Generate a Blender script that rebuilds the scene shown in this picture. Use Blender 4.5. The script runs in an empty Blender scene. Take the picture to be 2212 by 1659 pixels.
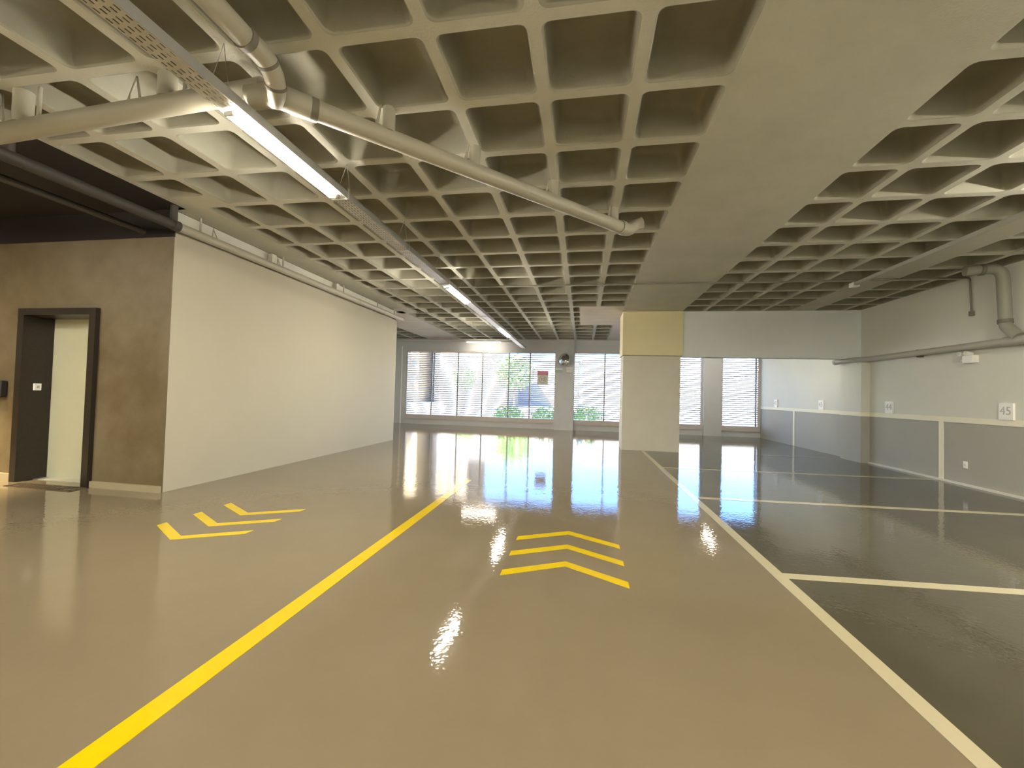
import bpy, bmesh, math, random
from mathutils import Vector, Matrix
random.seed(7)
sc = bpy.context.scene
C = sc.collection
U = 0.65            # metres per ceiling module; layout below is in modules, z measured from the lens
CAMZ = 1.3
def P(x, y, z): return Vector((U*x, U*y, CAMZ + U*z))
H = 3.3193          # soffit height
FL = -2.0           # floor

# ------------------------------------------------------------------ camera, sky, sun, exposure
yaw, pitch, roll = -0.16946, 0.02541, 0.02757
f_ = Vector((math.sin(yaw)*math.cos(pitch), math.cos(yaw)*math.cos(pitch), math.sin(pitch)))
r_ = Vector((math.cos(yaw), -math.sin(yaw), 0)); u_ = r_.cross(f_)
r2 = math.cos(roll)*r_ + math.sin(roll)*u_; u2 = -math.sin(roll)*r_ + math.cos(roll)*u_
cam = bpy.data.cameras.new('camera'); co = bpy.data.objects.new('camera', cam); C.objects.link(co)
m = Matrix.Identity(4)
for i in range(3):
    m[i][0] = r2[i]; m[i][1] = u2[i]; m[i][2] = -f_[i]
m[0][3], m[1][3], m[2][3] = 0, 0, CAMZ
co.matrix_world = m
cam.sensor_fit = 'HORIZONTAL'; cam.sensor_width = 36.0; cam.lens = 36*898.9/2212
cam.clip_start = 0.05; cam.clip_end = 500
sc.camera = co

world = bpy.data.worlds.new('World'); sc.world = world; world.use_nodes = True
wn = world.node_tree; wn.nodes.clear()
sky = wn.nodes.new('ShaderNodeTexSky'); sky.sky_type = 'NISHITA'; sky.sun_disc = False
sky.sun_elevation = math.radians(48); sky.sun_rotation = math.radians(220); sky.altitude = 300
sky.air_density = 1.0; sky.dust_density = 0.0; sky.ozone_density = 4.0
bg = wn.nodes.new('ShaderNodeBackground'); bg.inputs['Strength'].default_value = 0.30
wo = wn.nodes.new('ShaderNodeOutputWorld')
vm = wn.nodes.new('ShaderNodeVectorMath'); vm.operation = 'MULTIPLY'; vm.inputs[1].default_value = (0.70, 0.90, 1.20)   # clear blue day
wn.links.new(sky.outputs[0], vm.inputs[0]); wn.links.new(vm.outputs[0], bg.inputs[0]); wn.links.new(bg.outputs[0], wo.inputs[0])

sl = bpy.data.lights.new('sun', 'SUN'); sl.energy = 23.0; sl.angle = math.radians(0.6); sl.color = (1.0, 0.93, 0.82)
so = bpy.data.objects.new('sun', sl); C.objects.link(so)
so.rotation_euler = Vector((-0.6, -0.7, 0.85)).to_track_quat('Z', 'Y').to_euler()

def area(name, loc, rot, sx, sy, energy=1.0, col=(1, 1, 1), portal=False):
    l = bpy.data.lights.new(name, 'AREA'); l.shape = 'RECTANGLE'; l.size = sx; l.size_y = sy
    l.energy = energy; l.color = col
    o = bpy.data.objects.new(name, l); C.objects.link(o); o.location = loc; o.rotation_euler = rot
    if portal: l.cycles.is_portal = True
    return o
for (x0, x1) in ((-11.1, -1.62), (-0.58, 6.62), (7.63, 9.6)):
    area('window_portal', P((x0+x1)/2, 25.3, 0.6), (-math.pi/2, 0, 0), (x1-x0)*U, 4.0*U, portal=True)


sc.view_settings.view_transform = 'Standard'; sc.view_settings.look = 'None'
sc.view_settings.gamma = 1.0; sc.view_settings.use_curve_mapping = False
sc.view_settings.exposure = 2.4
sc.cycles.use_denoising = True
sc.cycles.max_bounces = 10; sc.cycles.diffuse_bounces = 7; sc.cycles.glossy_bounces = 4
sc.cycles.caustics_reflective = False; sc.cycles.caustics_refractive = False
sc.cycles.sample_clamp_indirect = 8.0

LED_POWER = 82.0
LED_COL = (1.0, 0.93, 0.785)

# ------------------------------------------------------------------ materials
def mat(name, col, rough=0.6, metal=0.0, noise=0.0, nscale=4.0, bump=0.0, bscale=60.0, spec=0.5, emit=None, estr=0.0, coat=0.0, col2=None, stretch=None):
    m = bpy.data.materials.new(name); m.use_nodes = True
    nt = m.node_tree; b = nt.nodes['Principled BSDF']
    b.inputs['Base Color'].default_value = (*col, 1); b.inputs['Roughness'].default_value = rough
    b.inputs['Metallic'].default_value = metal; b.inputs['Specular IOR Level'].default_value = spec
    b.inputs['Coat Weight'].default_value = coat
    tc = nt.nodes.new('ShaderNodeNewGeometry')
    src = tc.outputs['Position']
    if stretch:
        mp = nt.nodes.new('ShaderNodeMapping'); mp.inputs['Scale'].default_value = stretch
        nt.links.new(src, mp.inputs['Vector']); src = mp.outputs[0]
    if noise > 0 or col2:
        n = nt.nodes.new('ShaderNodeTexNoise'); n.inputs['Scale'].default_value = nscale
        n.inputs['Detail'].default_value = 6; n.inputs['Roughness'].default_value = 0.6
        nt.links.new(src, n.inputs['Vector'])
        rp = nt.nodes.new('ShaderNodeValToRGB')
        c1 = [c*(1-noise) for c in col]; c2 = col2 if col2 else [min(1, c*(1+noise)) for c in col]
        rp.color_ramp.elements[0].position = 0.32; rp.color_ramp.elements[1].position = 0.68
        rp.color_ramp.elements[0].color = (*c1, 1); rp.color_ramp.elements[1].color = (*c2, 1)
        nt.links.new(n.outputs['Fac'], rp.inputs['Fac']); nt.links.new(rp.outputs[0], b.inputs['Base Color'])
    if bump > 0:
        n2 = nt.nodes.new('ShaderNodeTexNoise'); n2.inputs['Scale'].default_value = bscale; n2.inputs['Detail'].default_value = 3
        nt.links.new(src, n2.inputs['Vector'])
        bp = nt.nodes.new('ShaderNodeBump'); bp.inputs['Strength'].default_value = bump; bp.inputs['Distance'].default_value = 0.01
        nt.links.new(n2.outputs['Fac'], bp.inputs['Height']); nt.links.new(bp.outputs[0], b.inputs['Normal'])
    if emit:
        b.inputs['Emission Color'].default_value = (*emit, 1); b.inputs['Emission Strength'].default_value = estr
    return m

def floor_mat(name, col, noise=0.05):
    """glossy epoxy with orange-peel ripple"""
    m = mat(name, col, rough=0.05, noise=noise, nscale=0.7, spec=0.45)
    nt = m.node_tree; b = nt.nodes['Principled BSDF']
    g = nt.nodes.new('ShaderNodeNewGeometry')
    n1 = nt.nodes.new('ShaderNodeTexNoise'); n1.inputs['Scale'].default_value = 30; n1.inputs['Detail'].default_value = 1
    n2 = nt.nodes.new('ShaderNodeTexNoise'); n2.inputs['Scale'].default_value = 3; n2.inputs['Detail'].default_value = 2
    nt.links.new(g.outputs['Position'], n1.inputs['Vector']); nt.links.new(g.outputs['Position'], n2.inputs['Vector'])
    b1 = nt.nodes.new('ShaderNodeBump'); b1.inputs['Strength'].default_value = 0.15; b1.inputs['Distance'].default_value = 0.004
    b2 = nt.nodes.new('ShaderNodeBump'); b2.inputs['Strength'].default_value = 0.10; b2.inputs['Distance'].default_value = 0.012
    nt.links.new(n1.outputs['Fac'], b1.inputs['Height']); nt.links.new(n2.outputs['Fac'], b2.inputs['Height'])
    nt.links.new(b1.outputs[0], b2.inputs['Normal']); nt.links.new(b2.outputs[0], b.inputs['Normal'])
    return m

M = {}
M['floor'] = floor_mat('epoxy_beige', (0.190, 0.152, 0.096))
M['floor_grey'] = floor_mat('epoxy_grey', (0.074, 0.066, 0.044))
M['yellow'] = floor_mat('line_yellow', (0.62, 0.44, 0.004), 0.03)
M['cream_line'] = floor_mat('line_cream', (0.44, 0.39, 0.26), 0.03)
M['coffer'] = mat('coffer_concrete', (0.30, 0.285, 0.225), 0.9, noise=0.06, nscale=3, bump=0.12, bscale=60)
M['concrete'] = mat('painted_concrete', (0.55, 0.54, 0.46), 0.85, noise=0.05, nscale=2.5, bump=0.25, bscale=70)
M['concrete_grey'] = mat('painted_concrete_grey', (0.50, 0.48, 0.41), 0.85, noise=0.05, nscale=2.5, bump=0.25, bscale=70)
M['raw'] = mat('raw_concrete', (0.66, 0.59, 0.49), 0.8, noise=0.10, nscale=3.0, bump=0.15, bscale=30, stretch=(0.5, 2.5, 1))
M['wall_white'] = mat('wall_offwhite', (0.43, 0.395, 0.305), 0.75, noise=0.015, nscale=1.5, bump=0.08, bscale=120)
M['wall_lobby'] = mat('burnt_cement', (0.128, 0.092, 0.038), 0.6, noise=0.08, nscale=1.3, bump=0.05, bscale=20, col2=(0.21, 0.17, 0.105))
M['wall_up'] = mat('wall_grey_upper', (0.72, 0.72, 0.65), 0.75, noise=0.02, nscale=1.2, bump=0.06, bscale=120)
M['wall_low'] = mat('wall_grey_lower', (0.42, 0.41, 0.36), 0.7, noise=0.02, nscale=1.2, bump=0.06, bscale=120)
M['grey_paint'] = mat('grey_paint', (0.62, 0.62, 0.62), 0.7, noise=0.03, nscale=2)
M['header'] = mat('header_grey_glare', (0.80, 0.83, 0.85), 0.75, noise=0.02, nscale=2)  # grey paint made paler: window glare put into the colour
M['column'] = mat('column_cream_haze', (0.66, 0.64, 0.56), 0.75, noise=0.03, nscale=2)  # same cream paint as the head, with haze and window glare coloured in
M['column_up'] = mat('column_cream_clear', (0.80, 0.72, 0.47), 0.75, noise=0.03, nscale=2)  # same cream paint as the shaft, warmer because no haze is coloured in
M['black'] = mat('black_paint', (0.012, 0.008, 0.007), 0.8, noise=0.1, nscale=4)
M['black_pipe'] = mat('black_pipe', (0.05, 0.042, 0.035), 0.6)
M['pipe'] = mat('pipe_beige', (0.38, 0.355, 0.28), 0.45)
M['pipe_grey'] = mat('pipe_grey', (0.42, 0.41, 0.36), 0.45)
M['ring'] = mat('rubber_ring', (0.16, 0.145, 0.11), 0.6)
M['pvc'] = mat('pvc_grey_green', (0.27, 0.275, 0.22), 0.5)
M['steel'] = mat('galvanised_steel', (0.62, 0.60, 0.55), 0.45, metal=0.55)
M['steel_side'] = mat('galvanised_side', (0.40, 0.40, 0.38), 0.5, metal=0.5)
M['conduit'] = mat('conduit_dark', (0.22, 0.205, 0.17), 0.5)
M['white'] = mat('white_plastic', (0.93, 0.93, 0.90), 0.4)
M['offwhite'] = mat('offwhite_plastic', (0.75, 0.73, 0.64), 0.5)
M['grey_text'] = mat('grey_text', (0.50, 0.50, 0.50), 0.6)
M['dark_text'] = mat('dark_text', (0.10, 0.10, 0.10), 0.6)
M['red'] = mat('sign_red_glare', (0.72, 0.26, 0.30), 0.5)  # red paled, the glare of the window behind is in the colour
M['led'] = mat('led_diffuser', (1, 1, 1), 0.5, emit=LED_COL, estr=LED_POWER)
M['led_dim'] = mat('led_diffuser_dim', (1, 1, 1), 0.5, emit=LED_COL, estr=LED_POWER*0.17)
M['granite'] = mat('dark_granite', (0.022, 0.016, 0.012), 0.3, noise=0.4, nscale=90)
M['door'] = mat('painted_door', (0.58, 0.58, 0.42), 0.45, metal=0.0, noise=0.02, nscale=3)
M['dark_plastic'] = mat('dark_plastic', (0.02, 0.02, 0.02), 0.35)
M['screen'] = mat('pale_screen', (0.28, 0.30, 0.29), 0.3)
M['alu'] = mat('aluminium_frame', (0.34, 0.32, 0.29), 0.5, metal=0.2)
M['alu_light'] = mat('light_frame', (0.62, 0.55, 0.50), 0.5)
M['slat'] = mat('louvre_slat', (0.42, 0.40, 0.37), 0.5)
M['mirror'] = mat('mirror_glass', (0.75, 0.75, 0.75), 0.04, metal=1.0)
M['trim'] = mat('cream_trim', (0.36, 0.31, 0.20), 0.6)
M['stripe'] = mat('stripe_cream', (0.90, 0.86, 0.70), 0.6)
M['grate'] = mat('grate_bronze', (0.11, 0.08, 0.05), 0.5, metal=0.3)
M['ground'] = mat('street_concrete', (0.74, 0.72, 0.68), 0.9, noise=0.08, nscale=0.3)
M['asphalt'] = mat('asphalt', (0.14, 0.14, 0.14), 0.9, noise=0.1, nscale=1)
M['bld_white'] = mat('facade_white', (0.22, 0.22, 0.22), 0.9)
M['bld_tan'] = mat('facade_tan', (0.17, 0.14, 0.10), 0.9)
M['bld_grey'] = mat('facade_grey', (0.42, 0.40, 0.38), 0.9)
M['bld_yellow'] = mat('facade_yellow', (0.26, 0.20, 0.11), 0.9)
M['pane'] = mat('far_window_pane', (0.16, 0.18, 0.20), 0.15)
M['leaf'] = mat('leaf_green', (0.22, 0.36, 0.12), 0.7, noise=0.35, nscale=3)
M['leaf2'] = mat('leaf_lime', (0.42, 0.55, 0.08), 0.7, noise=0.3, nscale=5)
M['bark'] = mat('bark', (0.16, 0.11, 0.07), 0.9)
M['roof'] = mat('roof_concrete', (0.3, 0.3, 0.3), 0.9)

# ------------------------------------------------------------------ geometry helpers
class MB:
    def __init__(s): s.v = []; s.f = []; s.mi = []; s.sm = []
    def add(s, vs, fs, mi=0, smooth=False):
        o = len(s.v); s.v += [Vector(v) for v in vs]
        for f in fs: s.f.append([o+i for i in f]); s.mi.append(mi); s.sm.append(smooth)
        return s
    def box(s, x0, x1, y0, y1, z0, z1, mi=0):
        vs = [P(x, y, z) for z in (z0, z1) for y in (y0, y1) for x in (x0, x1)]
        return s.add(vs, [(0, 2, 3, 1), (4, 5, 7, 6), (0, 1, 5, 4), (2, 6, 7, 3), (0, 4, 6, 2), (1, 3, 7, 5)], mi)
    def obox(s, x0, x1, y0, y1, z0, z1, b=0.01, mi=0):
        """box with chamfered vertical/horizontal edges"""
        bm = bmesh.new()
        bmesh.ops.create_cube(bm, size=1)
        a, c = P(x0, y0, z0), P(x1, y1, z1)
        for v in bm.verts: v.co = Vector([(a[i]+c[i])/2 + v.co[i]*(c[i]-a[i]) for i in range(3)])
        bmesh.ops.bevel(bm, geom=list(bm.edges), offset=b*U, segments=2, affect='EDGES', profile=0.6)
        bm.verts.ensure_lookup_table()
        s.add([v.co.copy() for v in bm.verts], [[v.index for v in f.verts] for f in bm.faces], mi)
        bm.free(); return s
    def tube(s, pts, r, n=16, caps=True, mi=0, rs=None):
        """swept tube through module-space points; r in modules"""
        p = [P(*q) for q in pts]; rings = []
        up = Vector((0, 0, 1))
        t0 = (p[1]-p[0]).normalized()
        if abs(t0.dot(up)) > 0.95: up = Vector((1, 0, 0))
        side = t0.cross(up).normalized()
        for i, q in enumerate(p):
            if i == 0: t = (p[1]-p[0]).normalized()
            elif i == len(p)-1: t = (p[-1]-p[-2]).normalized()
            else: t = ((p[i+1]-q).normalized() + (q-p[i-1]).normalized()).normalized()
            side = (side - t*side.dot(t)).normalized(); w = t.cross(side)
            rr = (rs[i] if rs else r)*U
            if 0 < i < len(p)-1:
                c = max(0.5, t.dot((p[i+1]-q).normalized()))
            rings.append([q + rr*(math.cos(2*math.pi*k/n)*side + math.sin(2*math.pi*k/n)*w) for k in range(n)])
        vs = [v for r_ in rings for v in r_]; fs = []
        for i in range(len(p)-1):
            for k in range(n):
                fs.append((i*n+k, i*n+(k+1) % n, (i+1)*n+(k+1) % n, (i+1)*n+k))
        s.add(vs, fs, mi, True)
        if caps:
            s.add(rings[0], [tuple(range(n))[::-1]], mi); s.add(rings[-1], [tuple(range(n))], mi)
        return s
    def prism(s, poly, z0, z1, mi=0):
        """poly: list of (x,y) modules, counter-clockwise"""
        n = len(poly)
        vs = [P(x, y, z0) for x, y in poly] + [P(x, y, z1) for x, y in poly]
        fs = [tuple(range(n))[::-1], tuple(range(n, 2*n))] + [(i, (i+1) % n, n+(i+1) % n, n+i) for i in range(n)]
        return s.add(vs, fs, mi)
    def build(s, name, mats, parent=None, base=None, kind=None):
        if not isinstance(mats, (list, tuple)): mats = [mats]
        if base is None:
            xs = [v.x for v in s.v]; ys = [v.y for v in s.v]; zs = [v.z for v in s.v]
            o = Vector(((min(xs)+max(xs))/2, (min(ys)+max(ys))/2, min(zs)))
        else: o = Vector(base)
        me = bpy.data.meshes.new(name)
        me.from_pydata([v-o for v in s.v], [], s.f)
        for mm in mats: me.materials.append(mm)
        me.polygons.foreach_set('material_index', s.mi); me.polygons.foreach_set('use_smooth', s.sm)
        me.update()
        ob = bpy.data.objects.new(name, me); C.objects.link(ob)
        if parent is not None:
            ob.parent = parent; ob.location = o - wloc(parent)
        else: ob.location = o
        if kind: ob['kind'] = kind
        return ob
def wloc(o):
    l = Vector(o.location)
    while o.parent: o = o.parent; l += Vector(o.location)
    return l
def tag(o, label=None, cat=None, group=None, kind=None):
    if label: o['label'] = label
    if cat: o['category'] = cat
    if group: o['group'] = group
    if kind: o['kind'] = kind
    return o
def empty(name, loc, label=None, cat=None, group=None, kind=None):
    o = bpy.data.objects.new(name, None); C.objects.link(o); o.location = loc; o.empty_display_size = 0.1
    return tag(o, label, cat, group, kind)
def box(name, dims, m, parent=None, kind=None): return MB().box(*dims).build(name, m, parent, kind=kind)
def bez(pts, n=6):
    """round the corners of a polyline: pts are (x,y,z[,radius])"""
    out = [Vector(pts[0][:3])]
    for i in range(1, len(pts)-1):
        a, b, c = Vector(pts[i-1][:3]), Vector(pts[i][:3]), Vector(pts[i+1][:3]); r = pts[i][3]
        p0 = b + (a-b).normalized()*r; p2 = b + (c-b).normalized()*r
        for k in range(n+1):
            t = k/n; out.append(p0*(1-t)**2 + 2*b*t*(1-t) + p2*t*t)
    out.append(Vector(pts[-1][:3])); return [tuple(v) for v in out]

# ------------------------------------------------------------------ floor
fl = MB()
fl.add([P(-16, -7, FL), P(2.32, -7, FL), P(2.32, 25.2, FL), P(-16, 25.2, FL)], [(0, 1, 2, 3)], 0)
fl.add([P(2.32, -7, FL), P(9.8, -7, FL), P(9.8, 25.2, FL), P(2.32, 25.2, FL)], [(0, 1, 2, 3)], 1)
fl.add([P(-16, -7, FL-0.3), P(9.8, -7, FL-0.3), P(9.8, 25.2, FL-0.3), P(-16, 25.2, FL-0.3)], [(3, 2, 1, 0)], 0)
fl.build('floor', [M['floor'], M['floor_grey']], base=P(0, 9, FL), kind='structure')

def marking(name, poly, m, label, group=None, z=0.004):
    o = MB().prism(poly, FL, FL+z).build(name, m)
    return tag(o, label, 'floor marking', group)
marking('lane_line', [(-2.64, -1), (-2.45, -1), (-2.49, 9.4), (-2.64, 9.4)], M['yellow'],
        'long straight yellow line running down the middle of the beige floor')
marking('lane_line', [(2.20, -1), (2.34, -1), (2.34, 16.5), (2.21, 16.5)], M['cream_line'],
        'long cream line dividing the beige driveway from the grey parking bays, ending at the column')
ords = ['nearest the camera, starting beside the long cream line', 'second from the camera, crossing the grey floor',
        'third from the camera, meeting the first white wall post', 'fourth from the camera, ending just behind the pilaster',
        'farthest from the camera, just before the windows']
for (ya, yb), od in zip(((5.31, 5.79), (9.07, 9.5), (12.72, 13.2), (16.72, 17.15), (20.75, 21.1)), ords):
    w = 0.075
    x0 = 2.34 if ya < 16.5 or ya > 17.7 else 3.62
    marking('parking_line', [(x0, ya-w), (9.62, yb-w), (9.62, yb+w), (x0, ya+w)], M['cream_line'],
            'cream parking bay line ' + od, 'cream parking bay lines')
for y0, od in ((4.62, 'lowest of the three yellow chevrons left of the long yellow line'),
               (5.18, 'middle one of the three yellow chevrons left of the long yellow line'),
               (5.74, 'uppermost of the three yellow chevrons left of the long yellow line')):
    t = 0.15
    poly = [(-5.93, y0+0.42), (-5.22, y0), (-4.5, y0+0.42), (-4.5, y0+0.42+t), (-5.22, y0+t), (-5.93, y0+0.42+t)]
    marking('chevron', poly, M['yellow'], od, 'yellow floor chevrons pointing towards the camera')
for y0, od in ((4.57, 'nearest of the three wide yellow chevrons before the column'),
               (5.15, 'middle one of the three wide yellow chevrons before the column'),
               (5.72, 'farthest of the three wide yellow chevrons before the column')):
    t = 0.15
    poly = [(-0.86, y0), (-0.16, y0+0.41), (0.53, y0), (0.53, y0+t), (-0.16, y0+0.41+t), (-0.86, y0+t)]
    marking('chevron', poly, M['yellow'], od, 'yellow floor chevrons pointing towards the windows')

# ------------------------------------------------------------------ ceiling: waffle slab
def outline(x0, x1, y0, y1, r, z, n=4):
    pts = []
    for cx, cy, a0 in ((x1-r, y1-r, 0), (x0+r, y1-r, 90), (x0+r, y0+r, 180), (x1-r, y0+r, 270)):
        for k in range(n+1):
            a = math.radians(a0 + 90*k/n); pts.append((cx + r*math.cos(a), cy + r*math.sin(a), z))
    return pts
PROF = [(0, 0, .085), (0.010, 0.006, .085), (0.018, 0.022, .085), (0.035, 0.14, .09), (0.060, 0.27, .10), (0.082, 0.325, .10), (0.12, 0.352, .09), (0.18, 0.36, .06)]
pan_cache = {}
def pan_mesh(wx, wy):
    key = (round(wx, 3), round(wy, 3))
    if key in pan_cache: return pan_cache[key]
    vs = []; fs = []
    n = 20
    for i, (ins, z, r) in enumerate(PROF):
        hx, hy = wx/2-ins, wy/2-ins; rr = min(r, hx*.8, hy*.8)
        vs += [Vector((U*x, U*y, U*zz)) for x, y, zz in outline(-hx, hx, -hy, hy, rr, z)]
        if i:
            for k in range(n): fs.append(((i-1)*n+k, i*n+k, i*n+(k+1) % n, (i-1)*n+(k+1) % n))
    L = len(PROF)-1
    fs.append(tuple(L*n+k for k in range(n))[::-1])
    me = bpy.data.meshes.new('coffer'); me.from_pydata(vs, [], fs)
    me.polygons.foreach_set('use_smooth', [True]*len(fs)); me.update()
    me.materials.append(M['coffer'])
    pan_cache[key] = me; return me
soff = MB()
def ring(cx0, cx1, cy0, cy1, px0, px1, py0, py1):
    """flat soffit between a cell's rectangle and the coffer's rounded mouth"""
    o = [P(x, y, z) for x, y, z in outline(px0, px1, py0, py1, min(.085, (px1-px0)*.4, (py1-py0)*.4), H)]
    c = [P(cx1, cy1, H), P(cx0, cy1, H), P(cx0, cy0, H), P(cx1, cy0, H)]
    vs = c + o; fs = []
    for q in range(4):
        for k in range(4): fs.append((q, 4+q*5+k+1, 4+q*5+k))
        fs.append((q, (q+1) % 4, 4+((q+1) % 4)*5, 4+q*5+4))
    soff.add(vs, fs)
raw = MB()
def solid(x0, x1, y0, y1, raw_=False):
    (raw if raw_ else soff).add([P(x0, y0, H), P(x1, y0, H), P(x1, y1, H), P(x0, y1, H)], [(3, 2, 1, 0)])
R0 = 3.5326; RX = 0.493; h = 0.06
cells = []   # cell rect, pan rect
def cell(c, p): cells.append((c, p))
rows = range(-5, 21)
for j in rows:
    ya, yb = R0+j, R0+j+1
    for i in range(-8, 1):
        xa, xb = RX+i, RX+i+1
        c = [xa, xb, ya, yb]; p = [xa+h, xb-h, ya+h, yb-h]
        if i == 0:
            if j >= 16: c[1] = 1.34; p[1] = 1.28
            else: c[1] = 1.46; p[1] = 1.425
            if 12 <= j < 16: solid(xa, 1.46, ya, yb, True); continue
        if i == -1 and 12 <= j < 16:
            c[1] = -0.15; p[1] = -0.19; cell(c, p); solid(-0.15, xb, ya, yb, True); continue
        if i == -8:
            if j <= 2: c[0] = -7.45; p[0] = -7.40
            elif j < 13: c[0] = -7.0; p[0] = -6.97; solid(-7.7, -7.0, ya, yb)
            else: c[0] = -7.45; p[0] = -7.42
            if j == 2: p[3] = ya+0.62
        cell(c, p)
    for (xa, xb, pl, pr_) in ((3.6, 4.397, .02, h), (4.397, 5.397, h, h), (5.397, 6.397, h, h), (6.397, 7.35, h, .03), (8.05, 9.05, .03, h), (9.05, 9.65, h, .03)):
        if j < 13: cell([xa, xb, ya, yb], [xa+pl, xb-pr_, ya+h, yb-h])
    if j >= 13:
        solid(-9.507, -7.45, ya, yb, True)
        for i in (-11, -12): cell([RX+i, RX+i+1, ya, yb], [RX+i+h, RX+i+1-h, ya+h, yb-h])
solid(-7.45, 1.46, R0+21, 24.95); solid(-12.6, -7.45, R0+21, 24.95); solid(-12.6, -11.507, 16.1, R0+21)
solid(-12.6, -7.45, 16.1, 16.533, True); solid(1.34, 1.46, R0+16, 24.6, True)
solid(1.46, 3.6, 16.53, 24.95, True); solid(3.6, 9.7, 16.53, 24.95)
solid(-7.7, 9.7, -7, R0-5)
ceil = soff.build('ceiling', M['concrete'], base=P(0, 9, H), kind='structure')
raw.build('bare_slab', M['raw'], ceil)
box('wide_beam', (1.46, 3.6, R0-5, 16.53, H, H+0.36), M['concrete'], ceil)
box('narrow_beam', (7.35, 8.05, R0-5, 16.53, H, H+0.36), M['concrete_grey'], ceil)
# nearest 300 coffers in view as single pieces, the rest joined
cells.sort(key=lambda cp: (cp[0][3] < 2.6, cp[0][2]))
rest = MB(); nvis = 0
for c, p in cells:
    ring(*c, *p) if False else None
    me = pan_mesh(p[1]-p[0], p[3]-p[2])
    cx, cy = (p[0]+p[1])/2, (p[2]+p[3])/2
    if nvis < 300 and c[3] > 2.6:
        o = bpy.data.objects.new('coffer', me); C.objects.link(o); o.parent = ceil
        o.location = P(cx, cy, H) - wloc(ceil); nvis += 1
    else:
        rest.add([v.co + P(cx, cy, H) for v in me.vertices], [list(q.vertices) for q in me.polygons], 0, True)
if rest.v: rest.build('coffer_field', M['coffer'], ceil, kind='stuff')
# rib soffit as its own part
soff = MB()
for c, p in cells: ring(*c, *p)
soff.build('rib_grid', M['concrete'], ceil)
# roof slab and outside fascia
box('roof', (-17, 11, -8, 25.6, H+0.45, H+0.8), M['roof'], kind='structure')

# lobby ceiling painted black
box('ceiling_lobby', (-14.5, -7.45, -7, 6.6, H, H+0.3), M['black'], kind='structure')

# ------------------------------------------------------------------ walls
YD = 6.58
wl = MB(); wl.box(-7.9, -7.67, YD+.02, 16.14, FL, 2.91)
wall_left = wl.build('wall_left', M['wall_white'], kind='structure')
box('wall_left_beam', (-8.3, -7.72, YD+.02, 16.14, 2.91, H), M['concrete'], kind='structure')
# elevator core: front wall with the doorway
DX0, DX1, DZ = -11.02, -9.42, 1.32
lob = MB()
lob.box(-14.5, DX0-.02, YD, YD+.7, FL, 2.8); lob.box(DX1+.02, -7.9, YD, YD+.7, FL, 2.8)
lob.box(DX0-.02, DX1+.02, YD, YD+.7, DZ+.02, 2.8)
lob.box(-7.9, -7.672, YD, YD+.02, FL, 2.8)
wall_lobby = lob.build('wall_lobby', M['wall_lobby'], base=P(-11, YD, FL), kind='structure')
box('wall_lobby_top', (-14.5, -7.66, YD-.01, YD+.02, 2.8, H), M['black'], kind='structure')
box('wall_core', (-12.6, -7.9, YD+.75, 16.1, FL, H), M['wall_white'], kind='structure')
box('wall_lobby_side', (-14.7, -14.5, -7, 7.3, FL, H), M['wall_lobby'], kind='structure')
box('wall_near', (-14.7, 9.8, -7.2, -7, FL, H), M['wall_up'], kind='structure')
box('wall_far_left', (-12.8, -12.6, 16.0, 25.2, FL, H), M['wall_up'], kind='structure')
MB().box(-14.5, DX0-.16, YD-.05, YD, FL, FL+.15).box(DX1+.16, -7.68, YD-.05, YD, FL, FL+.12).build('baseboard_lobby', M['trim'], kind='structure')

# right wall: light upper paint, dark lower paint, cream stripe and posts
wr = MB(); wr.box(9.65, 9.9, -7, 25.2, -0.34, H+.3, 0); wr.box(9.65, 9.9, -7, 25.2, FL, -0.34, 1)
wall_right = wr.build('wall_right', [M['wall_up'], M['wall_low']], base=P(9.7, 9, FL), kind='structure')
MB().box(9.632, 9.65, -7, 16.05, -0.41, -0.27).box(9.632, 9.65, 17.2, 24.9, -0.41, -0.27).build('wall_stripe', M['stripe'], wall_right)
for y in (9.15, 13.17, 17.32, 21.2):
    box('stripe_post', (9.630, 9.65, y-.07, y+.07, FL, -0.41), M['stripe'], wall_right)
MB().box(9.60, 9.65, -7, 16.05, FL, FL+.05).build('baseboard_right', M['wall_up'], kind='structure')
pil = MB(); pil.box(9.38, 9.65, 16.05, 17.2, -0.34, 1.6, 0); pil.box(9.38, 9.65, 16.05, 17.2, FL, -0.34, 1)
pilo = pil.build('pillar_right', [M['wall_up'], M['wall_low']], kind='structure')
MB().box(9.362, 9.38, 16.05, 17.2, -0.41, -0.27).box(9.38, 9.63, 16.032, 16.05, -0.41, -0.27).build('wall_stripe', M['stripe'], pilo)

# column and header
col = empty('column', P(2.55, 17.1, FL), kind='structure')
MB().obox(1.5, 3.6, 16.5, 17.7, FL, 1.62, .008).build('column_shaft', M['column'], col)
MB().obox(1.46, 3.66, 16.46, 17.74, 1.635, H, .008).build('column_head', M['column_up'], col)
box('wall_header', (3.66, 9.65, 16.53, 16.95, 1.6, H), M['header'], kind='structure')

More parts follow.
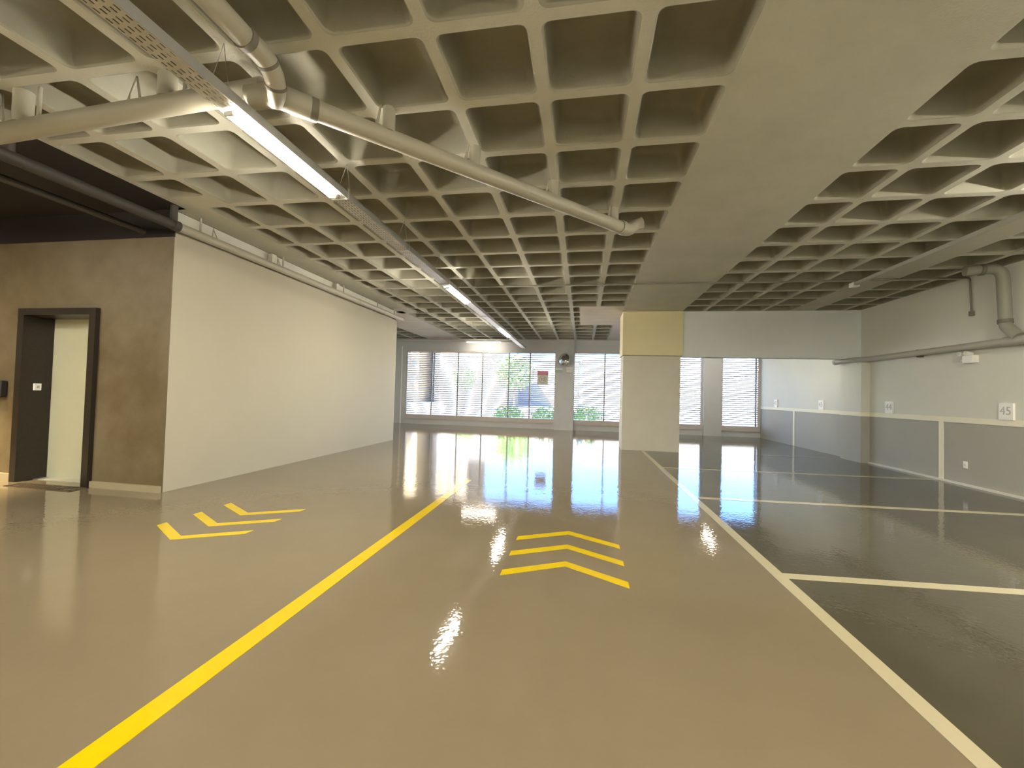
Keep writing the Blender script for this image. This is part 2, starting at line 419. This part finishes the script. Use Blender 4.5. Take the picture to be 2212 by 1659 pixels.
# window wall
YB = 24.9
ww = MB()
ww.box(-12.6, 9.65, YB, YB+.3, FL, -1.68)                        # knee wall
ww.box(-12.6, 9.65, YB, YB+.3, 2.6, H+.3)                       # lintel
for a, b in ((-12.6, -11.1), (-1.62, -0.58), (6.62, 7.63), (9.6, 9.65)): ww.box(a, b, YB, YB+.3, -1.68, 2.6)
wall_far = ww.build('wall_far', M['grey_paint'], base=P(0, YB, FL), kind='structure')
box('pillar_far', (-1.66, -0.55, YB-.35, YB, FL, H), M['grey_paint'], kind='structure')
box('pillar_far_right', (6.66, 7.6, YB-.2, YB, FL, H), M['grey_paint'], kind='structure')
wins = ((-11.1, -1.62, (-9.39, -7.70, -6.13, -4.48, -3.18)), (-0.58, 6.62, (1.23, 3.0, 4.8)), (7.63, 9.6, (9.42,)))
for k, (x0, x1, ms) in enumerate(wins):
    w = empty('window_%d' % (k+1), P((x0+x1)/2, YB+.1, -1.68), kind='structure')
    box('window_sill', (x0, x1, YB-.06, YB+.34, -1.68, -1.40), M['alu_light'], w)
    MB().box(x0, x0+.07, YB+.02, YB+.2, -1.4, 2.6).box(x1-.07, x1, YB+.02, YB+.2, -1.4, 2.6).box(x0, x1, YB+.02, YB+.2, 2.54, 2.6).build('window_frame', M['alu_light'], w)
    for mx in ms: box('mullion', (mx-.035, mx+.035, YB+.03, YB+.12, -1.4, 2.55), M['alu'], w)
    sl_me = None
    n = 34
    for s in range(n):
        z = -1.38 + (s+.7)*(3.92/n)
        if sl_me is None:
            a = MB()
            v = [P(x, y, z+zz) for x in (x0+.07, x1-.07) for (y, zz) in ((YB+.10, -.028), (YB+.19, -.008), (YB+.19, .030), (YB+.10, .010))]
            a.add(v, [(0, 1, 2, 3), (7, 6, 5, 4), (0, 4, 5, 1), (1, 5, 6, 2), (2, 6, 7, 3), (3, 7, 4, 0)])
            o = a.build('slat', M['slat'], w); sl_me = o; z_first = z
        else:
            o = sl_me.copy(); C.objects.link(o); o.location.z = sl_me.location.z + (z-z_first)*U
box('wall_far_conduit', (-11.42, -11.36, YB-.05, YB, FL, 2.9), M['white'], kind='structure')

# ------------------------------------------------------------------ elevator door
el = empty('door_1', P(-10.22, YD, FL), kind='structure')
fr = MB()
fr.box(DX0-.15, DX0, YD-.08, YD+.55, FL, DZ+.13); fr.box(DX1, DX1+.15, YD-.08, YD+.55, FL, DZ+.13); fr.box(DX0, DX1, YD-.08, YD+.55, DZ, DZ+.13)
fr.build('door_frame', M['granite'], el)
box('door_leaf', (DX0, DX1-.55, YD+.42, YD+.46, FL+.01, DZ), M['door'], el)
box('door_leaf', (DX1-.56, DX1, YD+.38, YD+.42, FL+.01, DZ), M['door'], el)
box('threshold', (DX0, DX1, YD+.2, YD+.5, FL, FL+.012), M['steel'], el)
cb = MB(); cb.obox(DX0, DX0+.03, YD+.12, YD+.24, -.18, -.04, .008); cbo = cb.build('call_button', M['white'], el)
o = MB().obox(DX0+.028, DX0+.04, YD+.155, YD+.205, -.135, -.085, .004).build('button', M['grey_text'], cbo)

g = empty('floor_grate', P(-10.0, 6.38, FL), 'rectangular perforated drain grate set in the floor before the elevator door', 'grate')
gx0, gx1, gy0, gy1 = -10.78, -9.22, 6.2, 6.5
MB().box(gx0, gx1, gy0, gy0+.02, FL, FL+.012).box(gx0, gx1, gy1-.02, gy1, FL, FL+.012).box(gx0, gx0+.02, gy0, gy1, FL, FL+.012).box(gx1-.02, gx1, gy0, gy1, FL, FL+.012).build('frame', M['grate'], g)
gb = MB()
for k in range(19): gb.box(gx0+.07+k*.08, gx0+.095+k*.08, gy0+.02, gy1-.02, FL, FL+.009)
for k in range(3): gb.box(gx0+.02, gx1-.02, gy0+.085+k*.085, gy0+.108+k*.085, FL, FL+.010)
gb.build('bars', M['grate'], g, kind='stuff')

ic = empty('intercom', P(-11.58, YD, -.34), 'dark wall intercom with a pale tilted face, left of the elevator door', 'intercom')
MB().obox(-11.66, -11.45, YD-.13, YD, -.34, 0.0, .03).build('body', M['dark_plastic'], ic)
MB().obox(-11.66, -11.53, YD-.15, YD-.12, -.26, -.07, .02).build('screen', M['screen'], ic)
MB().obox(-11.52, -11.47, YD-.155, YD-.12, -.28, -.05, .01).build('handset', M['dark_plastic'], ic)

# ------------------------------------------------------------------ number plates, outlet, emergency light
def text(s, size, loc, rot, m, parent, name='lettering'):
    cu = bpy.data.curves.new(name, 'FONT'); cu.body = s; cu.size = size*U; cu.align_x = 'CENTER'; cu.align_y = 'CENTER'
    cu.extrude = 0.0012; cu.materials.append(m)
    t = bpy.data.objects.new(name, cu); C.objects.link(t)
    me = bpy.data.meshes.new_from_object(t.evaluated_get(bpy.context.evaluated_depsgraph_get()))
    bpy.data.objects.remove(t); bpy.data.curves.remove(cu)
    if not me.materials: me.materials.append(m)
    o = bpy.data.objects.new(name, me); C.objects.link(o); o.parent = parent
    o.location = Vector(loc) - wloc(parent); o.rotation_euler = rot
    return o
RW = (math.pi/2, 0, -math.pi/2)
for num, y, where in (('45', 11.37, 'nearest the camera'), ('44', 15.09, 'just right of the pilaster'),
                      ('43', 18.93, 'just left of the pilaster'), ('42', 22.98, 'closest to the windows')):
    e = empty('number_plate', P(9.64, y, -.27), 'white bay number plate %s standing on the wall stripe, %s' % (num, where), 'sign', 'bay number plates')
    MB().obox(9.60, 9.648, y-.165, y+.165, -.27, .115, .004).build('panel', M['white'], e)
    text(num, .27, P(9.596, y, -.07), RW, M['grey_text'], e)
e = empty('wall_outlet', P(9.64, 12.44, -1.56), 'small white power outlet on the dark lower wall', 'outlet')
MB().obox(9.625, 9.65, 12.385, 12.495, -1.56, -1.38, .01).build('cover_plate', M['white'], e)
MB().obox(9.617, 9.628, 12.415, 12.465, -1.50, -1.44, .006).build('socket', M['offwhite'], e)
e = empty('emergency_light', P(9.62, 12.2, 1.17), 'white emergency light box with two small lamp heads under the wall pipe', 'emergency light')
MB().obox(9.50, 9.65, 12.08, 12.36, 1.11, 1.30, .015).build('body', M['white'], e)
for y in (12.22, 12.40):
    lh = MB().tube([(9.62, y, 1.355), (9.46, y, 1.35)], .05, 14, rs=[.04, .055]).build('lamp_head', M['white'], e)
    MB().tube([(9.462, y, 1.35), (9.45, y, 1.349)], .045, 14).build('lens', M['offwhite'], lh)
MB().tube([(9.56, 12.36, 1.22), (9.56, 12.44, 1.19), (9.56, 12.44, 1.14)], .02, 8).build('bracket', M['white'], e)

# ------------------------------------------------------------------ pipes
def coupling(p0, p1, r, parent, m=None, name='coupling'):
    return MB().tube([p0, p1], r, 18).build(name, m or M['ring'], parent)
# diagonal drain
def dg(t): return (-3.15+3.86*t, 3.71+3.93*t, 2.99+.03*t)
d = empty('drain_pipe', P(-1.2, 5.6, 2.9), 'large beige drain pipe running diagonally under the coffered ceiling', 'pipe')
MB().tube([dg(0.03), dg(1.0)], .105, 20).build('pipe_run', M['pipe'], d)
el_ = MB().tube(bez([dg(0.97), (.74, 7.68, 3.02, .12), (.86, 7.80, 3.16, .08), (1.0, 7.80, 3.2)]), .11, 16).build('elbow', M['pipe'], d)
coupling(dg(.965), dg(.985), .122, d, M['pipe'])
MB().tube([(.86, 7.80, 3.16), (1.02, 7.80, 3.19)], .075, 14).build('branch', M['pipe'], d)
coupling(dg(.055), dg(.068), .118, d)
for (x, y) in ((-2.33, 4.50), (-1.51, 5.36), (-.52, 6.39), (.47, 7.42)):
    MB().tube([(x, y, 3.05), (x, y, H+.01)], .075, 16).build('riser', M['pipe'], d)
    MB().tube([(x-.10, y-.08, 3.08), (x-.075, y-.06, H+.02)], .011, 6).tube([(x-.13, y-.08, 3.06), (x-.075, y-.06, H+.02)], .011, 6).build('strap', M['pipe'], d)
# transverse drain to the left
l = empty('drain_pipe', P(-7, 3.7, 2.8), 'beige drain pipe crossing from the top left edge to the bright lamp', 'pipe')
def lf(x): return (x, 3.70, 3.03 + (x+4.1)*.055)
MB().tube([lf(-3.3), lf(-7.3)], .105, 20).build('pipe_run', M['pipe'], l)
for x in (-6.42, -4.46):
    MB().tube([(x, 3.68, lf(x)[2]+.05), (x, 3.68, H+.01)], .088, 16).build('riser', M['pipe'], l)
for x in (-6.16, -4.22):
    MB().tube([(x, 3.66, lf(x)[2]+.06), (x+.01, 3.66, H+.02)], .02, 8).build('hanger_rod', M['pipe'], l)
for x in (-4.86, -6.75):
    MB().tube([(x-.08, 3.66, lf(x)[2]+.08), (x, 3.68, H+.02), (x+.08, 3.66, lf(x)[2]+.08)], .014, 6).build('strap', M['pipe'], l)
# junction and upper pipe coming from above the camera
j = empty('pipe_junction', P(-3.1, 3.65, 2.85), 'branched beige pipe fitting with dark rings where three pipes meet', 'pipe fitting')
MB().tube([(-3.45, 3.70, 3.0), (-3.25, 3.70, 3.0), dg(0.0), dg(.055)], .118, 18).build('tee_body', M['pipe'], j)
MB().tube([(-3.0, 3.12, 3.07), (-2.985, 3.27, 3.065), (-2.98, 3.37, 3.045), (-2.995, 3.46, 3.00), (-3.03, 3.54, 2.95), (-3.09, 3.62, 2.91), (-3.15, 3.69, 2.88)], .09, 18, rs=[.098, .098, .096, .094, .092, .082, .06]).build('elbow', M['pipe'], j)
MB().tube([(-3.0, 3.10, 3.07), (-3.0, 3.16, 3.07)], .108, 18).build('rubber_ring', M['ring'], j)
MB().tube([(-2.981, 3.36, 3.048), (-2.984, 3.385, 3.038)], .104, 18).build('rubber_ring', M['ring'], j)
MB().tube([(-3.023, 3.525, 2.959), (-3.035, 3.545, 2.946)], .100, 18).build('rubber_ring', M['ring'], j)
up = empty('drain_pipe', P(-3.03, 1.4, 3.0), 'beige drain pipe coming from overhead beside the perforated tray', 'pipe')
MB().tube([(-3.0, -3.0, 3.06), (-3.0, 3.12, 3.07)], .095, 20).build('pipe_run', M['pipe'], up)
# pipe along the top of the white wall, black in the lobby
w = empty('wall_pipe', P(-7.55, 11.4, 2.9), 'beige pipe lying along the top edge of the white wall', 'pipe')
def wp(y): return (-7.54, y, 2.965 + (y-6.5)*.006)
MB().tube([wp(6.5), wp(16.35)], .085, 18).build('pipe_run', M['pipe'], w)
coupling(wp(12.9), wp(13.05), .093, w, M['pipe']); coupling(wp(16.3), wp(16.42), .093, w, M['pipe'])
for y in (7.0, 9.3, 12.0, 14.2, 15.6):
    MB().tube([(-7.54, y, 3.0), (-7.54, y, H)], .02, 8).build('hanger_rod', M['pipe'], w)
for y in (9.15, 11.85):
    MB().box(-7.68, -7.56, y-.2, y-.06, 3.0, 3.28).build('mount', M['concrete'], w)
for y in (7.28, 9.1):
    MB().tube([(-7.50, y-.05, 3.02), (-7.54, y, 3.22), (-7.50, y+.08, 3.02)], .012, 6).build('strap', M['pipe'], w)
b = empty('wall_pipe', P(-7.55, 3, 2.9), 'black painted pipe under the dark ceiling, ending at the white wall corner', 'pipe')
MB().tube([(-7.54, -5, 2.93), (-7.54, 6.52, 2.965)], .088, 18).build('pipe_run', M['black_pipe'], b)
coupling((-7.54, 6.42, 2.965), (-7.54, 6.54, 2.965), .10, b, M['black_pipe'])
b.location = b.location
for y in (4.2, 6.45): MB().tube([(-7.54, y, 3.0), (-7.54, y, H+.02)], .06, 12).build('riser', M['black_pipe'], b)
b = empty('lobby_pipe', P(-8.2, 3, 2.9), 'thin black painted pipe running deeper under the dark ceiling', 'pipe')
MB().tube([(-8.35, -5, 2.90), (-8.35, YD, 2.93)], .055, 14).build('pipe_run', M['black_pipe'], b)
MB().tube([(-8.35, YD-.08, 2.93), (-8.35, YD, 2.93)], .07, 14).build('flange', M['black_pipe'], b)
# right wall pipes
w = empty('wall_pipe', P(9.5, 12, 1.4), 'grey pipe running level along the right wall above the emergency light', 'pipe')
MB().tube([(9.50, -5, 1.47), (9.50, 15.9, 1.53), (9.24, 16.3, 1.53), (9.24, 17.2, 1.53)], .088, 18).build('pipe_run', M['pipe_grey'], w)
coupling((9.24, 17.16, 1.53), (9.24, 17.3, 1.53), .098, w, M['pipe_grey'])
coupling((9.50, 10.7, 1.515), (9.50, 11.25, 1.517), .105, w, M['pipe_grey'])
for y in (13.8, 10.55): MB().box(9.48, 9.65, y-.02, y+.02, 1.40, 1.62).build('clamp', M['ring'], w)
w = empty('downpipe', P(9.4, 11.2, 1.5), 'grey-green vertical pipe dropping from the ceiling to the right wall pipe', 'pipe')
MB().tube(bez([(8.78, 11.35, 3.20), (9.42, 11.22, 3.20, .22), (9.44, 11.18, 1.98)], 8), .115, 20).build('pipe_run', M['pvc'], w)
coupling((9.44, 11.185, 2.02), (9.44, 11.18, 1.93), .128, w, M['ring'])
MB().tube(bez([(9.44, 11.18, 1.96), (9.44, 11.17, 1.86, .06), (9.48, 10.93, 1.60)], 6), .112, 18).build('elbow', M['pvc'], w)
coupling((9.03, 11.30, 3.20), (9.11, 11.285, 3.20), .13, w, M['ring'])
w = empty('conduit', P(3, 12.36, 3.2), 'thin dark conduit crossing under the coffers and dropping down the right wall', 'conduit')
MB().tube(bez([(-3.3, 12.33, 3.285), (.43, 12.33, 3.285, .01), (5.4, 12.38, 3.285, .01), (9.60, 12.27, 3.285, .06), (9.60, 12.22, 2.36)]), .022, 10).build('tube', M['conduit'], w)
MB().obox(.34, .52, 12.27, 12.41, 3.24, H, .01).build('junction_box', M['conduit'], w)
MB().obox(9.56, 9.64, 12.18, 12.26, 2.30, 2.42, .01).build('end_box', M['conduit'], w)
w = empty('light_batten', P(7.1, 10, 3.1), 'slim pale light strip with a white end cap under the right-hand beam', 'light batten')
MB().box(7.05, 7.13, -2, 12.4, 3.16, 3.24).build('rail', M['pipe_grey'], w)
MB().obox(7.02, 7.20, 12.38, 12.55, 3.13, 3.25, .015).build('end_cap', M['white'], w)

# ------------------------------------------------------------------ cable tray with perforated base
TX0, TX1, TZ = -3.655, -3.425, 2.77
tr = empty('cable_tray', P(-3.54, 12, TZ), 'long perforated galvanised tray hung on wires from the coffered ceiling', 'cable tray')
base = MB()
NX = 5; cw = (TX1-TX0)/NX; py = .085
y = 0.2
def holes(y0, y1):
    ys = y0
    k = 0
    while ys < y1:
        for i in range(NX):
            xa, xb = TX0+i*cw, TX0+(i+1)*cw; ya, yb = ys, ys+py
            off = .012 if (i % 2) else -.004
            hx0, hx1 = xa+cw*.36, xb-cw*.36; hy0, hy1 = ya+.018+off*.8, yb-.018+off*.8
            o4 = [P(xa, ya, TZ), P(xb, ya, TZ), P(xb, yb, TZ), P(xa, yb, TZ)]
            i4 = [P(hx0, hy0, TZ), P(hx1, hy0, TZ), P(hx1, hy1, TZ), P(hx0, hy1, TZ)]
            base.add(o4+i4, [(0, 4, 5, 1), (1, 5, 6, 2), (2, 6, 7, 3), (3, 7, 4, 0)])
        ys += py; k += 1
    return ys
ye = holes(0.2, 11.5)
base.box(TX0, TX1, ye, 24.6, TZ, TZ+.006)
base.box(TX0, TX1, -6, .2, TZ, TZ+.006)
base.build('perforated_base', M['steel'], tr)
for a, b_ in ((TX0-.004, TX0), (TX1, TX1+.004)):
    box('side_rail', (a, b_, -6, 24.6, TZ, TZ+.10), M['steel_side'], tr)
MB().box(TX0-.004, TX0+.02, -6, 24.6, TZ+.10, TZ+.105).box(TX1-.02, TX1+.004, -6, 24.6, TZ+.10, TZ+.105).build('rail_lip', M['steel_side'], tr)
for yy in (5.45, 7.58, 10.1, 14.4, 18.8):
    MB().box(TX0-.015, TX1+.015, yy, yy+.03, TZ-.012, TZ).box(TX1+.004, TX1+.014, yy, yy+.03, TZ-.012, TZ+.15).box(TX0-.014, TX0-.004, yy, yy+.03, TZ-.012, TZ+.15).build('joint_plate', M['steel'], tr)
for yy in (1.53, 3.40, 5.53, 7.53, 9.53, 11.53, 13.53, 15.53, 17.53, 19.53, 21.53, 23.53):
    MB().tube([(-3.50, yy, H), (TX1, yy, TZ+.1)], .004, 6).tube([(-3.50, yy, H), (TX0, yy, TZ+.1)], .004, 6).build('hanger_wire', M['steel_side'], tr)
def led(x0, x1, y0, y1, z, label, mm='led'):
    e = empty('led_lamp', P((x0+x1)/2, (y0+y1)/2, z), label, 'ceiling lamp', 'lit tube lamps under the trays')
    along = (y1-y0) > (x1-x0)
    MB().obox(x0, x1, y0, y1, z, z+.03, .008).build('diffuser', M[mm], e)
    MB().box(x0+.01, x1-.01, y0+.02, y1-.02, z+.03, z+.05).build('housing', M['white'], e)
    if z > 2.9 and y0 < 24 and abs(x0-7.05) > .01:
        xm = (x0+x1)/2
        for yy in (y0+.2, y1-.2): MB().tube([(xm, yy, z+.04), (xm, yy, H+.02)], .01, 6).build('hanger_rod', M['steel_side'], e)
    if along:
        for ya, yb in ((y0-.03, y0), (y1, y1+.03)): MB().obox(x0-.005, x1+.005, ya, yb, z-.003, z+.04, .004).build('end_cap', M['white'], e)
    else:
        for xa, xb in ((x0-.03, x0), (x1, x1+.03)): MB().obox(xa, xb, y0-.005, y1+.005, z-.003, z+.04, .004).build('end_cap', M['white'], e)
    return e
led(-3.595, -3.505, 3.56, 5.28, TZ-.06, 'brightest and largest lit tube lamp, under the perforated tray at upper left')
led(-3.595, -3.505, 10.35, 12.15, TZ-.06, 'second lit tube lamp along the long tray, over the middle of the garage')
led(-3.595, -3.505, 17.2, 19.4, TZ-.06, 'small lit tube lamp near the far end of the long tray')
led(-3.595, -3.505, -3.2, -1.4, TZ-.06, 'lit tube lamp on the long tray behind the camera')
t2 = empty('cable_tray', P(-7.5, 24.05, 3.1), 'narrow tray crossing above the big window, carrying one lit tube', 'cable tray')
MB().box(-11.9, -3.9, 23.93, 24.17, 3.10, 3.16).build('rail', M['alu_light'], t2)
for x in (-10, -7.9, -4.4): MB().tube([(x, 24.05, 3.15), (x, 24.05, H)], .012, 6).build('hanger_rod', M['steel_side'], t2)
led(-6.92, -4.86, 24.02, 24.08, 3.04, 'lit tube lamp running crosswise above the big louvred window', 'led_dim')
# lamps of the lobby and behind the header, plus unseen fill lamps added for brightness
led(-11.0, -10.9, 1.0, 3.0, 3.0, 'lit tube lamp on the black lobby ceiling, outside the picture')
led(0.2, 0.3, -5.4, -3.6, 3.1, 'added unseen fill lamp over the driveway, just behind the camera')  # added lamp, brightens surfaces facing the camera
led(5.4, 5.5, -3.4, -1.6, 3.1, 'added unseen fill lamp over the parking bays, behind the camera')  # unseen lamp added to lift the right wall
led(7.05, 7.13, 4.6, 7.0, 3.1, 'added unseen fill lamp on the slim light strip over the parking bays, just outside the picture')  # lamp added on the rail to light the right wall and header
led(7.05, 7.13, 1.2, 3.6, 3.1, 'added unseen fill lamp on the slim light strip, farther outside the picture')  # second added lamp, more light for the right wall
led(6.4, 6.5, 18.2, 20.0, 3.0, 'lit tube lamp over the far parking bays, hidden by the grey header', 'led_dim')
led(6.4, 6.5, 21.8, 23.6, 3.0, 'lit tube lamp near the windows, hidden by the grey header', 'led_dim')
led(2.4, 2.5, -5.0, -3.2, 3.1, 'added unseen fill lamp under the wide beam behind the camera')  # added out of view to brighten header and column
led(-8.6, -8.5, -2.2, -0.2, 3.1, 'lit tube lamp at the back of the lobby behind the camera')

def downlight(x, y, watts, label):
    e = empty('downlight', P(x, y, H-.12), label, 'ceiling lamp', 'round downlights of the lobby, left of the picture')
    MB().tube([(x, y, H), (x, y, H-.12)], .12, 20).build('housing', M['black_pipe'], e)
    MB().tube([(x, y, H-.12), (x, y, H-.125)], .09, 20).build('diffuser', M['led_dim'], e)
    l = bpy.data.lights.new('downlight_beam', 'SPOT'); l.energy = watts; l.color = (1.0, .80, .46); l.spot_size = math.radians(58); l.spot_blend = .9; l.shadow_soft_size = .06
    o = bpy.data.objects.new('downlight_beam', l); C.objects.link(o); o.location = P(x, y, H-.15)
downlight(-11.9, 4.9, 420, 'round black downlight on the lobby ceiling, nearer the elevator door')
downlight(-11.6, 2.4, 420, 'round black downlight on the lobby ceiling, farther from the elevator door')

# ------------------------------------------------------------------ things at the far pillar
YM = YB-.35
mr = empty('convex_mirror', P(-1.08, YM, 2.0), 'round convex traffic mirror high on the pillar between the windows', 'mirror')
cx, cy, cz, R = -1.12, YM-.22, 2.12, .36
tilt = Matrix.Rotation(math.radians(-14), 3, 'X') @ Matrix.Rotation(math.radians(-28), 3, 'Z')
def disc_pt(a, rr, dep):
    v = Vector((rr*math.cos(a), -dep, rr*math.sin(a))); v = tilt @ v
    return P(cx+v.x, cy+v.y, cz+v.z)
dm = MB(); n = 28; vs = [disc_pt(0, 0, .13)]; fs = []
for i in range(1, 6):
    rr = R*i/5; dep = .13*(1-(i/5)**2)
    vs += [disc_pt(2*math.pi*k/n, rr, dep) for k in range(n)]
for k in range(n): fs.append((0, 1+(k+1) % n, 1+k))
for i in range(4):
    for k in range(n): fs.append((1+i*n+k, 1+i*n+(k+1) % n, 1+(i+1)*n+(k+1) % n, 1+(i+1)*n+k))
dm.add(vs, fs, 0, True); dm.build('glass', M['mirror'], mr)
rm = MB(); vs = []; fs = []; q = 8
for k in range(n):
    a = 2*math.pi*k/n
    for t in range(q):
        b_ = 2*math.pi*t/q; vs.append(disc_pt(a, R+.015+.03*math.cos(b_), .03*math.sin(b_)))
for k in range(n):
    for t in range(q): fs.append((k*q+t, ((k+1) % n)*q+t, ((k+1) % n)*q+(t+1) % q, k*q+(t+1) % q))
rm.add(vs, fs, 0, True); rm.build('rim', M['grey_text'], mr)
MB().tube([(cx, cy+.05, cz), (cx+.05, YM, cz-.05)], .03, 8).build('bracket', M['alu'], mr)
e = empty('wall_box', P(-.78, YM-.05, 1.36), 'small pale box under the convex mirror on the far pillar', 'box')
MB().obox(-.98, -.62, YM-.10, YM, 1.36, 1.62, .02).build('body', M['offwhite'], e)
MB().obox(-1.0, -.60, YM-.12, YM, 1.62, 1.68, .01).build('lid', M['white'], e)
e = empty('exit_plate', P(-1.45, YM-.02, 1.35), 'thin pale green plate beside the convex mirror, at the left edge of the pillar', 'sign')
MB().obox(-1.63, -1.22, YM-.03, YM, 1.36, 1.60, .006).build('panel', mat('pale_green', (.42, .55, .45), .5), e)
MB().box(-1.63, -1.22, YM-.034, YM-.03, 1.54, 1.60).build('band', M['white'], e)
sg = empty('speed_sign', P(-2.4, YB, .62), 'red-topped speed limit 10 sign hanging on the big window', 'sign')
MB().obox(-2.73, -2.07, YB-.03, YB+.02, .62, 1.47, .03).build('panel', M['offwhite'], sg)
MB().obox(-2.73, -2.07, YB-.04, YB-.03, 1.22, 1.47, .005).build('header_band', M['red'], sg)
rg = MB(); n = 28; vs = []; fs = []
for k in range(n):
    a = 2*math.pi*k/n
    for rr in (.18, .235): vs.append(P(-2.4+rr*math.cos(a), YB-.036, .96+rr*math.sin(a)))
for k in range(n): fs.append((2*k, 2*k+1, 2*((k+1) % n)+1, 2*((k+1) % n)))
rg.add(vs, fs).build('circle', M['grey_text'], sg)
text('10', .28, P(-2.4, YB-.04, .96), (math.pi/2, 0, 0), M['dark_text'], sg)

# ------------------------------------------------------------------ outside
gr = MB(); gr.box(-90, 90, 25.2, 200, FL-.6, FL-.3); gr.build('ground', M['ground'], kind='structure')
box('road', (-90, 90, 34, 44, FL-.3, FL-.28), M['asphalt'], kind='structure')
def building(x0, x1, y0, y1, zt, m, label, nx, nz, name='building'):
    e = empty(name, P((x0+x1)/2, (y0+y1)/2, FL-.3), label, 'building', 'buildings across the street')
    box('facade', (x0, x1, y0, y1, FL-.3, zt), m, e)
    box('roof', (x0-.3, x1+.3, y0-.3, y1+.3, zt, zt+.5), M['bld_white'], e)
    dx = (x1-x0)/nx; dz = (zt-FL)/nz
    for i in range(nx):
        for k in range(nz):
            xa = x0+dx*(i+.25); za = FL+dz*(k+.3)
            f = MB().box(xa, xa+dx*.5, y0-.06, y0, za, za+dz*.45).build('window', M['alu'], e)
            MB().box(xa+dx*.04, xa+dx*.46, y0-.09, y0-.06, za+dz*.04, za+dz*.41).build('pane', M['pane'], f)
    return e
building(-40.5, -36.2, 88, 104, 30, M['bld_yellow'], 'tall sunlit yellow tower at the left end of the big window', 2, 10)
building(-34.0, -25.5, 92, 110, 24, M['bld_tan'], 'broad tan apartment block right of the yellow tower', 4, 9)
building(-24.5, -13, 70, 84, 6.5, M['bld_white'], 'low white building seen through the middle of the big window', 4, 3)
building(-15, -1.0, 88, 102, 7.4, M['bld_white'], 'white mid-rise block behind the tree', 4, 5)
building(0, 13, 76, 90, 6.6, M['bld_white'], 'low pale building seen behind the column', 4, 3)
building(16, 35, 80, 95, 7, M['bld_white'], 'white building seen through the rightmost window', 5, 6)
building(-62, -44, 80, 96, 16, M['bld_white'], 'long white building at the far left across the street', 6, 6)
def blob_tree(x, y, z0, h_, r, m, label, cat, name, group, trunk=True, n=26):
    e = empty(name, P(x, y, z0), label, cat, group)
    rnd = random.Random(int(x*31+y*7))
    if trunk:
        MB().tube([(x, y, z0), (x+.1, y, z0+h_*.35), (x-.05, y+.1, z0+h_*.65)], .2, 8, rs=[.16, .12, .07]).build('trunk', M['bark'], e)
    cr = MB()
    for k in range(n*14):
        a = rnd.uniform(0, 6.283); ph = math.acos(rnd.uniform(-1, 1)); q_ = r*rnd.uniform(.45, 1)
        c = Vector((x+q_*math.sin(ph)*math.cos(a), y+q_*math.sin(ph)*math.sin(a), z0+h_*(.68 if trunk else .5)+q_*(.9 if trunk else .6)*math.cos(ph)))
        s_ = r*.13
        u1 = Vector((rnd.gauss(0, 1), rnd.gauss(0, 1), rnd.gauss(0, 1))).normalized(); u2_ = u1.orthogonal().normalized()
        cr.add([P(*(c+u1*s_)), P(*(c+u2_*s_*.5)), P(*(c-u1*s_)), P(*(c-u2_*s_*.5))], [(0, 1, 2, 3)])
    cr.build('crown' if trunk else 'foliage', m, e)
    return e
blob_tree(-8.6, 52, FL-.3, 7.5, 2.6, M['leaf'], 'leafy street tree outside the right half of the big window', 'tree', 'street_tree', 'trees outside', n=60)
blob_tree(-17.5, 60, FL-.3, 6.5, 2.0, M['leaf'], 'smaller street tree outside the middle of the big window', 'tree', 'street_tree', 'trees outside', n=40)
blob_tree(-5.3, 29.5, FL-.3, 1.6, 1.2, M['leaf2'], 'lime green shrub outside the big window, below the speed sign', 'shrub', 'shrub', 'shrubs outside', False, 30)
blob_tree(-2.5, 29.2, FL-.3, 1.7, 1.2, M['leaf2'], 'lime green shrub outside, directly left of the far pillar', 'shrub', 'shrub', 'shrubs outside', False, 30)
blob_tree(.3, 29.4, FL-.3, 1.8, 1.3, M['leaf2'], 'lime green shrub outside the window just right of the far pillar', 'shrub', 'shrub', 'shrubs outside', False, 30)
